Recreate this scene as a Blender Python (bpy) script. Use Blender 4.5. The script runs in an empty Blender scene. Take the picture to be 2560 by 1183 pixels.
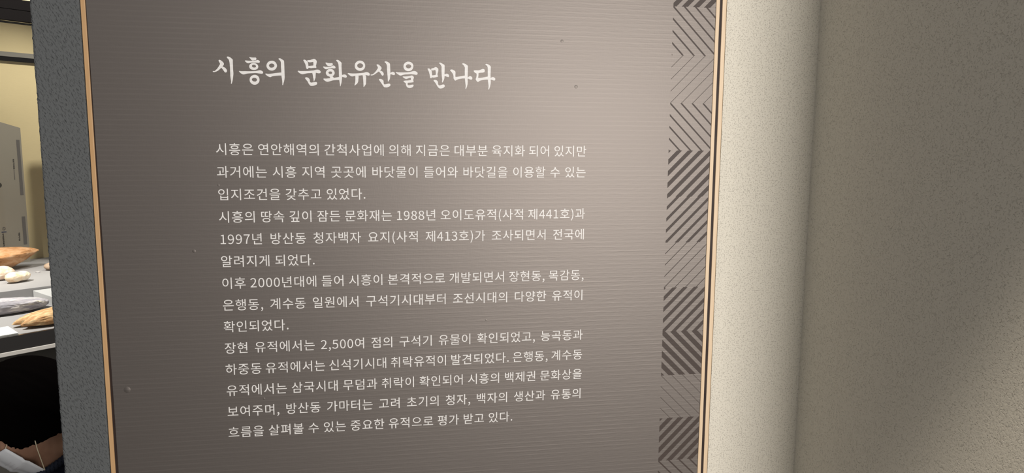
# Museum text panel on a stucco wall, lit display case and a child behind the wall end.
import bpy, bmesh, math, random
from mathutils import Vector, Matrix, noise

S = bpy.context.scene
COL = S.collection

# ------------------------------------------------------------------ camera
EM = 0.018                                   # one body-text em on the panel, metres
F_PX = 1792.437
cam_data = bpy.data.cameras.new('camera')
cam_data.sensor_fit = 'HORIZONTAL'
cam_data.sensor_width = 36.0
cam_data.lens = F_PX / 2560.0 * 36.0
cam_data.clip_start = 0.02
cam = bpy.data.objects.new('camera', cam_data)
COL.objects.link(cam)
R = Matrix(((0.98554467, 0.01450633, -0.16879359),
            (-0.16928868, 0.12291136, -0.97787225),
            (0.00656131, 0.99231163, 0.12359039)))
cam.matrix_world = Matrix.Translation((0.23507, -1.05309, 1.5)) @ R.to_4x4()
S.camera = cam

# ------------------------------------------------------------------ view, world, room lamps
S.view_settings.view_transform = 'Standard'
S.view_settings.look = 'None'
S.view_settings.exposure = 0.0
S.view_settings.gamma = 1.0
S.view_settings.use_curve_mapping = False

world = bpy.data.worlds.new('world')
S.world = world
world.use_nodes = True
bg = world.node_tree.nodes['Background']
bg.inputs['Color'].default_value = (1.0, 0.985, 0.97, 1)
bg.inputs['Strength'].default_value = 0.365


def lamp(name, kind, loc, target, energy, color, **kw):
    d = bpy.data.lights.new(name, kind)
    d.energy = energy
    d.color = color
    for k, val in kw.items():
        setattr(d, k, val)
    o = bpy.data.objects.new(name, d)
    COL.objects.link(o)
    o.location = loc
    o.rotation_euler = (Vector(target) - Vector(loc)).to_track_quat('-Z', 'Y').to_euler()
    return o


# tall lit opening of the gallery behind the viewer, right of the wall stub's edge
lamp('gallery_light', 'AREA', (1.15, -2.35, 1.60), (0.45, 0.0, 1.42), 54.0, (1.0, 0.95, 0.89),
     shape='RECTANGLE', size=0.60, size_y=1.1)
# ceiling downlight close to the wall stub
lamp('ceiling_downlight', 'SPOT', (0.50, -0.78, 2.55), (0.53, -0.76, 0.0), 80.0, (1.0, 0.90, 0.76),
     spot_size=math.radians(49), spot_blend=0.30, shadow_soft_size=0.05)
lamp('rail_fill', 'AREA', (-0.30, 0.78, 2.60), (-0.75, 1.25, 0.85), 34.0, (1.0, 0.95, 0.88),
     shape='RECTANGLE', size=0.30, size_y=0.30)  # fill added above the aisle to brighten the case's front rail

# ------------------------------------------------------------------ helpers


def tag(o, label=None, cat=None, group=None, kind=None):
    if label: o['label'] = label
    if cat: o['category'] = cat
    if group: o['group'] = group
    if kind: o['kind'] = kind
    return o


def link(name, me, parent=None, mat=None, smooth=False):
    me.name = name
    o = bpy.data.objects.new(name, me)
    COL.objects.link(o)
    if mat: me.materials.append(mat)
    if parent is not None:
        o.parent = parent
        o.matrix_parent_inverse = parent.matrix_basis.inverted()
    if smooth:
        for p in me.polygons: p.use_smooth = True
    return o


def empty(name, loc):
    o = bpy.data.objects.new(name, None)
    COL.objects.link(o)
    o.location = loc
    o.empty_display_size = 0.05
    return o


def mesh_of(verts, faces):
    me = bpy.data.meshes.new('m')
    me.from_pydata([tuple(p) for p in verts], [], [tuple(f) for f in faces])
    me.update()
    return me


def box_bm(bm, x0, x1, y0, y1, z0, z1, fn=None):
    """Axis box in a local frame; fn maps a local point to the world."""
    pts = [(x, y, z) for z in (z0, z1) for y in (y0, y1) for x in (x0, x1)]
    vs = [bm.verts.new(fn(*p) if fn else p) for p in pts]
    for f in ((0, 2, 3, 1), (4, 5, 7, 6), (0, 1, 5, 4), (2, 6, 7, 3), (0, 4, 6, 2), (1, 3, 7, 5)):
        bm.faces.new([vs[i] for i in f])


def bm_mesh(bm, bevel=0.0, seg=2):
    bmesh.ops.recalc_face_normals(bm, faces=bm.faces[:])
    if bevel:
        bmesh.ops.bevel(bm, geom=bm.edges[:], offset=bevel, segments=seg, affect='EDGES', profile=0.5)
    me = bpy.data.meshes.new('m')
    bm.to_mesh(me)
    bm.free()
    return me


def box(x0, x1, y0, y1, z0, z1, fn=None, bevel=0.0):
    bm = bmesh.new()
    box_bm(bm, x0, x1, y0, y1, z0, z1, fn)
    return bm_mesh(bm, bevel)


# ------------------------------------------------------------------ materials
def mat(name, color, rough=0.5, spec=0.5, metal=0.0):
    m = bpy.data.materials.new(name)
    m.use_nodes = True
    b = m.node_tree.nodes['Principled BSDF']
    b.inputs['Base Color'].default_value = (*color, 1)
    b.inputs['Roughness'].default_value = rough
    b.inputs['Specular IOR Level'].default_value = spec
    b.inputs['Metallic'].default_value = metal
    return m


def N(m, kind, **inputs):
    n = m.node_tree.nodes.new(kind)
    for k, val in inputs.items():
        n.inputs[k.replace('_', ' ')].default_value = val
    return n


def L(m, a, b):
    m.node_tree.links.new(a, b)


def P(m):
    return m.node_tree.nodes['Principled BSDF']


def coords(m, scale=(1, 1, 1), rot=(0, 0, 0)):
    tc = N(m, 'ShaderNodeTexCoord')
    mp = N(m, 'ShaderNodeMapping')
    mp.inputs['Scale'].default_value = scale
    mp.inputs['Rotation'].default_value = rot
    L(m, tc.outputs['Object'], mp.inputs['Vector'])
    return mp.outputs['Vector']


def ramp(m, fac, stops):
    r = N(m, 'ShaderNodeValToRGB')
    els = r.color_ramp.elements
    while len(els) < len(stops): els.new(0.5)
    for e, (p, c) in zip(els, stops):
        e.position = p
        e.color = (*c, 1) if len(c) == 3 else c
    L(m, fac, r.inputs['Fac'])
    return r.outputs['Color']


def bump(m, height, dist, strength=1.0, prev=None):
    b = N(m, 'ShaderNodeBump')
    b.inputs['Strength'].default_value = strength
    b.inputs['Distance'].default_value = dist
    L(m, height, b.inputs['Height'])
    if prev: L(m, prev, b.inputs['Normal'])
    return b.outputs['Normal']


def noise_tex(m, vec, scale, detail=3.0, rough=0.55):
    n = N(m, 'ShaderNodeTexNoise')
    n.inputs['Scale'].default_value = scale
    n.inputs['Detail'].default_value = detail
    n.inputs['Roughness'].default_value = rough
    L(m, vec, n.inputs['Vector'])
    return n.outputs['Fac']


def add(m, a, b, op='ADD', k=None):
    n = N(m, 'ShaderNodeMath')
    n.operation = op
    L(m, a, n.inputs[0])
    if b is not None: L(m, b, n.inputs[1])
    if k is not None: n.inputs[1].default_value = k
    return n.outputs[0]


def slanted(m, rot, scale):
    """Object coordinates turned in the wall plane first, then stretched."""
    tc = N(m, 'ShaderNodeTexCoord')
    m1 = N(m, 'ShaderNodeMapping')
    m1.inputs['Rotation'].default_value = (0, rot, 0)
    m2 = N(m, 'ShaderNodeMapping')
    m2.inputs['Scale'].default_value = scale
    L(m, tc.outputs['Object'], m1.inputs['Vector'])
    L(m, m1.outputs['Vector'], m2.inputs['Vector'])
    return m2.outputs['Vector']


def mix_color(m, fac, a, b):
    mix = N(m, 'ShaderNodeMix')
    mix.data_type = 'RGBA'
    mix.inputs['A'].default_value = (*a, 1)
    mix.inputs['B'].default_value = (*b, 1)
    L(m, fac, mix.inputs['Factor'])
    L(m, mix.outputs['Result'], P(m).inputs['Base Color'])


def stucco_pitted(name, color, recess_shade):
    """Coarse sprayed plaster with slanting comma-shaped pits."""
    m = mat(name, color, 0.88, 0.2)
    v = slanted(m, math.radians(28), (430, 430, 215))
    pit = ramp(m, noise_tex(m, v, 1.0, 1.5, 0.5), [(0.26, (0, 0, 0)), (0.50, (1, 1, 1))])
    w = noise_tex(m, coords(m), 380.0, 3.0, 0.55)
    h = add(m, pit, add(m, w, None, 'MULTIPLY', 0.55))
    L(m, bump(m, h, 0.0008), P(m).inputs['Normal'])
    mix_color(m, pit, recess_shade, color)  # shade inside the pits painted in as a darker tint
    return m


def stucco_wormy(name, color, recess_shade):
    """Fine sprayed plaster: short thin creases between little lumps."""
    m = mat(name, color, 0.88, 0.2)
    v = coords(m)
    n1 = noise_tex(m, v, 300.0, 2.0, 0.5)
    iso = add(m, add(m, n1, None, 'SUBTRACT', 0.5), None, 'ABSOLUTE')
    crease = ramp(m, iso, [(0.0, (1, 1, 1)), (0.060, (0, 0, 0))])
    mask = ramp(m, noise_tex(m, v, 430.0, 1.0, 0.5), [(0.46, (0, 0, 0)), (0.66, (1, 1, 1))])
    worm = add(m, crease, mask, 'MULTIPLY')
    w = noise_tex(m, v, 330.0, 2.0, 0.5)
    h = add(m, add(m, w, None, 'MULTIPLY', 0.9), worm, 'SUBTRACT')
    L(m, bump(m, h, 0.00055), P(m).inputs['Normal'])
    mix_color(m, worm, color, recess_shade)  # creases also darkened in the colour, standing in for their shade
    return m


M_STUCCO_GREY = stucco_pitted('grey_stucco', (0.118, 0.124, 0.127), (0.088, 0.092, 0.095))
M_STUCCO_PALE = stucco_wormy('pale_stucco', (0.72, 0.68, 0.59), (0.655, 0.615, 0.53))


def laminate(name, color, rough, spec):
    """Printed laminate film with a fine woven emboss running along the lines."""
    m = mat(name, color, rough, spec)
    wav = N(m, 'ShaderNodeTexWave')
    wav.wave_type = 'BANDS'
    wav.bands_direction = 'Z'
    wav.inputs['Scale'].default_value = 46.0
    wav.inputs['Distortion'].default_value = 0.6
    wav.inputs['Detail'].default_value = 1.0
    wav.inputs['Detail Scale'].default_value = 0.4
    L(m, coords(m), wav.inputs['Vector'])
    thread = ramp(m, wav.outputs['Fac'], [(0.62, (0, 0, 0)), (0.95, (1, 1, 1))])
    patch = ramp(m, noise_tex(m, coords(m, (10, 1, 40)), 1.0, 2.0, 0.5), [(0.30, (0.15, 0.15, 0.15)), (0.70, (1, 1, 1))])
    thread = add(m, thread, patch, 'MULTIPLY')
    w = noise_tex(m, coords(m, (60, 1, 420)), 1.0, 2.0, 0.5)
    w2 = noise_tex(m, coords(m, (800, 1, 90)), 1.0, 1.0, 0.5)
    h = add(m, add(m, w, add(m, w2, None, 'MULTIPLY', 0.25)), add(m, thread, None, 'MULTIPLY', 0.5))
    L(m, bump(m, h, 0.00016, 0.6), P(m).inputs['Normal'])
    mix_color(m, thread, color, tuple(min(1.0, c * 1.09) for c in color))
    return m


M_PRINT = laminate('brown_print', (0.196, 0.174, 0.161), 0.53, 0.4)
P(M_PRINT).inputs['Metallic'].default_value = 0.75   # pearlescent ink
M_LETTER = laminate('white_print', (0.80, 0.78, 0.765), 0.50, 0.6)
M_BAND = laminate('dark_print', (0.060, 0.044, 0.038), 0.55, 0.35)


def wood(name, c1, c2, rough=0.45):
    m = mat(name, c1, rough, 0.4)
    vec = coords(m, (260, 260, 7))
    f = noise_tex(m, vec, 1.0, 4.0, 0.6)
    L(m, ramp(m, f, [(0.3, c1), (0.7, c2)]), P(m).inputs['Base Color'])
    return m


M_WOOD = wood('plywood', (0.52, 0.31, 0.145), (0.60, 0.38, 0.195))
M_WOOD_LIT = wood('plywood_lit', (0.72, 0.54, 0.355), (0.78, 0.61, 0.43))  # right strips: the brighter light there is put into the wood colour
M_GAP_SHADE = mat('gap_shade', (0.032, 0.020, 0.017), 0.6, 0.3)  # dark fill painted as the shade inside the gaps beside the wood
M_BLACK = mat('black_paint', (0.008, 0.007, 0.007), 0.8, 0.05)
M_YELLOW = mat('cream_paint', (0.74, 0.62, 0.37), 0.8, 0.2)
vecy = coords(M_YELLOW, (60, 60, 500))
L(M_YELLOW, bump(M_YELLOW, noise_tex(M_YELLOW, vecy, 1.0), 0.0005, 0.6), P(M_YELLOW).inputs['Normal'])
M_DECK = mat('grey_deck', (0.33, 0.32, 0.325), 0.6, 0.3)
M_BLOCK = mat('pale_deck', (0.47, 0.47, 0.475), 0.6, 0.3)
M_FASCIA = mat('dark_gloss', (0.034, 0.032, 0.032), 0.38, 0.4)
M_PLINTH = mat('dark_plinth', (0.085, 0.080, 0.072), 0.6, 0.3)
M_RAIL = mat('satin_metal', (0.74, 0.71, 0.67), 0.5, 0.4)
M_GREYRAIL = mat('grey_rail', (0.20, 0.19, 0.17), 0.6, 0.3)
M_TAG = mat('grey_tag', (0.42, 0.40, 0.40), 0.7, 0.2)
M_BROWN = mat('shadow_board', (0.20, 0.15, 0.10), 0.7, 0.2)
M_CARD = mat('white_card', (0.90, 0.90, 0.90), 0.7, 0.2)
M_BOARD = mat('grey_board', (0.285, 0.26, 0.215), 0.6, 0.3)
M_INK = mat('dark_ink', (0.06, 0.055, 0.05), 0.7, 0.2)
M_INK_GREY = mat('grey_ink', (0.13, 0.12, 0.115), 0.7, 0.2)
M_INK_BLUE = mat('blue_ink', (0.02, 0.03, 0.09), 0.7, 0.2)
M_FLOOR = mat('dark_floor', (0.10, 0.095, 0.09), 0.5, 0.4)
vecf = coords(M_FLOOR, (3, 3, 3))
L(M_FLOOR, ramp(M_FLOOR, noise_tex(M_FLOOR, vecf, 2.0), [(0.3, (0.085, 0.08, 0.075)), (0.7, (0.12, 0.115, 0.11))]), P(M_FLOOR).inputs['Base Color'])
M_DARKWALL = mat('charcoal_paint', (0.05, 0.05, 0.052), 0.9, 0.1)
M_CEIL = mat('dark_ceiling', (0.05, 0.05, 0.05), 0.9, 0.1)

M_GLASS = bpy.data.materials.new('clear_glass')
M_GLASS.use_nodes = True
M_GLASS.node_tree.nodes.clear()
g_out = N(M_GLASS, 'ShaderNodeOutputMaterial')
g_mix = N(M_GLASS, 'ShaderNodeMixShader')
g_tr = N(M_GLASS, 'ShaderNodeBsdfTransparent')
g_tr.inputs['Color'].default_value = (0.97, 0.98, 0.97, 1)
g_gl = N(M_GLASS, 'ShaderNodeBsdfGlossy')
g_gl.inputs['Roughness'].default_value = 0.02
g_fr = N(M_GLASS, 'ShaderNodeFresnel')
g_fr.inputs['IOR'].default_value = 1.3
L(M_GLASS, g_fr.outputs[0], g_mix.inputs[0])
L(M_GLASS, g_tr.outputs[0], g_mix.inputs[1])
L(M_GLASS, g_gl.outputs[0], g_mix.inputs[2])
L(M_GLASS, g_mix.outputs[0], g_out.inputs[0])


def stone_mat(name, stops, scale, bump_d, stretch=(1, 1, 1), rough=0.85):
    m = mat(name, stops[0][1], rough, 0.25)
    vec = coords(m, stretch)
    f = noise_tex(m, vec, scale, 6.0, 0.62)
    L(m, ramp(m, f, stops), P(m).inputs['Base Color'])
    f2 = noise_tex(m, vec, scale * 3.0, 5.0, 0.65)
    L(m, bump(m, f2, bump_d, 0.9), P(m).inputs['Normal'])
    return m


M_ST_ORANGE = stone_mat('orange_stone', [(0.30, (0.36, 0.16, 0.06)), (0.48, (0.56, 0.29, 0.13)), (0.68, (0.70, 0.44, 0.26))], 22, 0.004, (1, 1.6, 2.2))
M_ST_OCHRE = stone_mat('ochre_stone', [(0.32, (0.42, 0.21, 0.09)), (0.50, (0.62, 0.38, 0.19)), (0.66, (0.74, 0.60, 0.36))], 26, 0.003, (1, 2.2, 2.2))
M_ST_PALE = stone_mat('pale_pink_stone', [(0.34, (0.62, 0.40, 0.28)), (0.50, (0.74, 0.60, 0.48)), (0.64, (0.82, 0.68, 0.62))], 30, 0.0015)
M_ST_CREAM = stone_mat('cream_stone', [(0.30, (0.62, 0.36, 0.20)), (0.44, (0.80, 0.62, 0.42)), (0.62, (0.86, 0.76, 0.62))], 28, 0.0015)
M_ST_BROWN = stone_mat('tan_stone', [(0.35, (0.34, 0.24, 0.17)), (0.65, (0.46, 0.34, 0.25))], 60, 0.001)
M_ST_SLATE = stone_mat('slate_stone', [(0.30, (0.27, 0.255, 0.29)), (0.50, (0.42, 0.40, 0.44)), (0.60, (0.66, 0.62, 0.62)), (0.70, (0.78, 0.74, 0.50))], 16, 0.004, (1, 2.5, 4))

# ------------------------------------------------------------------ lettering outlines
# numerals and punctuation: advance, points (1/1000 em), triangles
DIGITS = {
 '0': (555, '278,-13 372,11 444,82 490,201 506,369 490,535 444,653 372,723 278,746 183,723 112,653 66,535 50,369 66,201 112,82 183,11 278,61 221,79 177,134 148,230 138,369 148,507 177,602 221,656 278,674 335,656 379,602 408,507 418,369 408,230 379,134 335,79', '9,7,8 10,7,9 10,24,7 24,6,7 10,23,24 25,6,24 10,22,23 26,6,25 11,22,10 26,5,6 11,21,22 27,5,26 12,21,11 27,4,5 12,20,21 28,4,27 13,20,12 13,19,20 29,4,28 29,3,4 13,18,19 30,3,29 14,18,13 30,2,3 14,17,18 31,2,30 15,17,14 31,1,2 15,16,17 16,1,31 15,1,16 0,1,15'),
 '1': (555, '88,0 490,0 490,76 343,76 343,733 273,733 242,717 206,703 167,691 121,681 121,623 252,623 252,76 88,76', '6,4,5 6,3,4 7,11,6 11,3,6 8,11,7 9,11,8 10,11,9 12,3,11 0,12,13 0,3,12 0,2,3 0,1,2'),
 '2': (555, '44,0 505,0 505,79 302,79 273,78 242,77 212,74 182,72 300,192 391,308 449,420 470,531 455,619 412,687 345,731 256,746 191,738 135,717 86,683 40,639 93,587 126,621 162,648 202,666 245,672 305,661 347,631 372,585 380,527 360,428 298,319 194,195 44,54', '16,14,15 17,14,16 17,13,14 18,13,17 18,24,13 24,25,13 25,12,13 19,23,18 23,24,18 19,22,23 26,12,25 19,21,22 20,21,19 27,12,26 27,11,12 28,11,27 28,10,11 29,10,28 30,10,29 30,9,10 31,9,30 31,8,9 32,8,31 32,7,8 4,2,3 4,1,2 5,1,4 6,1,5 7,1,6 32,1,7 0,1,32'),
 '3': (555, '263,-13 355,1 430,42 481,108 499,196 487,265 454,319 405,358 344,382 344,387 397,413 438,452 465,502 474,563 458,641 414,698 346,734 260,746 200,740 147,721 99,694 56,659 105,601 138,630 175,652 214,667 257,672 309,664 348,640 372,604 381,556 371,501 337,456 274,427 178,416 178,346 285,336 356,306 394,260 406,199 395,142 365,100 317,72 257,63 200,70 152,89 111,115 76,147 29,88 70,50 121,18 185,-5', '18,16,17 19,16,18 19,15,16 20,15,19 20,26,15 26,14,15 21,26,20 21,25,26 27,14,26 21,24,25 28,14,27 22,23,21 23,24,21 28,13,14 29,13,28 30,13,29 30,12,13 31,12,30 31,11,12 32,11,31 33,11,32 33,10,11 34,10,33 35,10,34 35,9,10 35,8,9 35,7,8 35,36,7 36,6,7 37,6,36 37,5,6 38,5,37 38,4,5 39,4,38 40,4,39 40,3,4 48,46,47 41,3,40 48,45,46 41,2,3 42,2,41 48,44,45 49,44,48 43,2,42 49,43,44 49,2,43 50,2,49 50,1,2 51,1,50 51,0,1'),
 '4': (555, '340,0 426,0 426,202 524,202 524,275 426,275 426,733 325,733 20,262 20,202 340,202 340,275 115,275 282,525 298,552 313,579 327,606 341,633 345,633 343,602 342,566 341,531 340,500', '8,6,7 8,17,6 17,18,6 18,5,6 8,16,17 19,5,18 8,15,16 20,5,19 8,14,15 21,5,20 8,13,14 22,5,21 8,12,13 11,5,22 8,11,12 8,5,11 8,4,5 8,3,4 9,3,8 10,3,9 0,2,10 2,3,10 0,1,2'),
 '5': (555, '262,-13 351,4 428,53 482,131 502,238 485,343 437,416 367,458 281,472 250,470 222,464 196,455 171,443 190,655 466,655 466,733 110,733 86,391 135,360 165,379 193,392 223,400 257,403 320,392 368,359 398,306 409,236 397,164 364,109 314,75 253,63 195,70 147,88 106,114 73,144 27,84 69,48 120,17 184,-5', '17,13,16 13,15,16 13,14,15 17,12,13 9,7,8 10,7,9 11,7,10 11,6,7 12,6,11 17,6,12 17,22,6 22,23,6 23,5,6 17,21,22 17,20,21 17,19,20 24,5,23 18,19,17 25,5,24 25,4,5 26,4,25 26,3,4 27,3,26 28,3,27 35,33,34 28,2,3 35,32,33 29,2,28 35,31,32 36,31,35 30,2,29 36,30,31 36,2,30 36,1,2 37,1,36 38,1,37 38,0,1'),
 '6': (555, '301,-13 382,4 449,53 495,128 512,225 498,326 457,398 392,441 308,455 264,449 221,432 179,404 142,367 159,510 200,604 259,655 331,671 364,667 395,656 423,638 447,615 499,671 466,701 426,725 380,741 327,746 225,725 138,656 78,533 56,350 75,191 126,78 204,10 144,294 181,337 220,366 258,382 293,387 351,376 392,343 417,292 425,225 416,157 389,105 350,71 301,59 239,74 192,120 160,193', '26,24,25 26,23,24 26,22,23 27,22,26 27,16,22 16,21,22 27,15,16 17,21,16 17,18,21 18,19,21 19,20,21 28,15,27 28,14,15 28,13,14 29,13,28 29,12,13 9,7,8 10,7,9 10,6,7 11,6,10 12,37,11 37,6,11 37,38,6 38,5,6 12,36,37 12,35,36 39,5,38 29,35,12 29,34,35 30,33,29 33,34,29 40,5,39 40,4,5 30,48,33 41,4,40 42,4,41 42,3,4 30,47,48 31,47,30 43,3,42 43,2,3 31,46,47 44,2,43 32,46,31 32,45,46 45,2,44 32,2,45 32,1,2 0,1,32'),
 '7': (555, '198,0 293,0 307,196 341,364 404,520 508,678 508,733 49,733 49,655 405,655 314,507 252,357 216,192', '8,6,7 8,5,6 8,9,5 9,4,5 10,4,9 10,3,4 11,3,10 11,2,3 12,2,11 12,1,2 0,1,12'),
 '8': (555, '280,-13 374,2 446,42 493,102 509,176 499,244 472,297 432,337 386,369 386,374 419,405 451,446 474,496 483,551 469,629 429,690 366,730 282,744 203,731 139,693 96,634 81,558 89,504 111,459 142,420 180,389 180,385 131,352 88,307 58,250 46,182 63,104 112,42 186,2 330,398 267,425 214,458 178,501 164,558 173,606 197,644 234,668 281,676 333,666 372,638 397,597 405,546 400,506 386,468 362,432 281,55 220,65 171,93 139,136 127,190 134,240 155,285 187,324 228,356 302,325 364,289 406,243 422,179 412,129 383,90 339,64', '18,16,17 19,16,18 19,15,16 20,41,19 41,42,19 42,15,19 42,43,15 43,14,15 20,40,41 44,14,43 20,39,40 45,14,44 21,39,20 45,13,14 21,38,39 46,13,45 22,38,21 22,37,38 46,12,13 47,12,46 48,12,47 23,37,22 23,36,37 48,11,12 49,11,48 24,36,23 24,35,36 49,10,11 34,10,49 24,34,35 25,34,24 34,9,10 25,9,34 26,9,25 27,9,26 27,8,9 27,58,8 58,7,8 27,57,58 59,7,58 28,57,27 59,6,7 60,6,59 28,56,57 29,56,28 60,5,6 61,5,60 29,55,56 30,55,29 61,4,5 62,4,61 30,54,55 30,53,54 31,53,30 63,4,62 63,3,4 31,52,53 64,3,63 32,52,31 64,2,3 32,51,52 65,2,64 32,50,51 50,2,65 32,2,50 33,2,32 33,1,2 33,0,1'),
 '9': (555, '235,-13 334,9 419,81 479,209 501,398 482,551 430,659 352,724 254,746 173,729 106,681 61,606 44,508 58,408 99,336 163,293 246,278 292,284 337,302 378,330 415,367 397,224 356,130 299,79 232,63 197,67 164,78 134,95 108,119 58,62 92,32 132,8 179,-7 414,444 376,399 338,369 299,352 261,346 204,358 163,390 138,441 130,508 140,577 166,629 206,663 255,675 318,660 366,616 398,544', '9,7,8 10,7,9 10,45,7 45,6,7 11,44,10 44,45,10 46,6,45 11,43,44 47,6,46 47,5,6 11,42,43 48,5,47 12,42,11 12,41,42 48,4,5 33,4,48 13,41,12 13,40,41 34,4,33 13,39,40 14,39,13 35,4,34 35,20,4 20,3,4 14,38,39 36,20,35 36,19,20 21,3,20 14,37,38 37,19,36 14,19,37 15,19,14 15,18,19 15,17,18 16,17,15 22,3,21 22,2,3 23,2,22 29,27,28 29,26,27 23,1,2 24,1,23 29,25,26 29,24,25 29,1,24 30,1,29 31,1,30 31,0,1 32,0,31'),
 '(': (338, '239,-196 295,-171 239,-60 199,60 176,184 168,311 176,437 199,561 239,680 295,792 239,818 177,703 131,582 102,452 92,311 102,170 131,40 177,-82', '11,9,10 11,8,9 12,8,11 12,7,8 13,7,12 13,6,7 14,6,13 14,5,6 15,5,14 15,4,5 15,3,4 16,3,15 16,2,3 17,2,16 17,1,2 0,1,17'),
 ')': (338, '99,-196 161,-82 207,40 236,170 246,311 236,452 207,582 161,703 99,818 42,792 98,680 139,561 163,437 171,311 163,184 139,60 98,-60 42,-171', '9,7,8 10,7,9 10,6,7 11,6,10 11,5,6 12,5,11 12,4,5 13,4,12 14,4,13 14,3,4 15,3,14 15,2,3 16,2,15 16,1,2 17,1,16 17,0,1'),
 ',': (278, '75,-190 136,-155 182,-107 211,-49 221,19 216,64 201,98 176,119 144,126 118,122 96,109 81,89 75,62 80,35 95,15 116,2 142,-2 153,-1 146,-44 126,-81 95,-112 53,-136', '9,7,8 10,7,9 10,6,7 11,6,10 11,5,6 12,5,11 12,4,5 13,4,12 14,4,13 14,17,4 17,3,4 15,17,14 16,17,15 18,3,17 19,3,18 19,2,3 20,2,19 20,1,2 21,1,20 0,1,21'),
 '.': (278, '139,-13 165,-8 186,6 200,28 205,56 200,85 186,107 165,121 139,126 113,121 92,107 78,85 73,56 78,28 92,6 113,-8', '9,7,8 10,7,9 10,6,7 11,6,10 11,5,6 12,5,11 12,4,5 13,4,12 13,3,4 14,3,13 14,2,3 15,2,14 15,1,2 0,1,15'),
}
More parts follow.
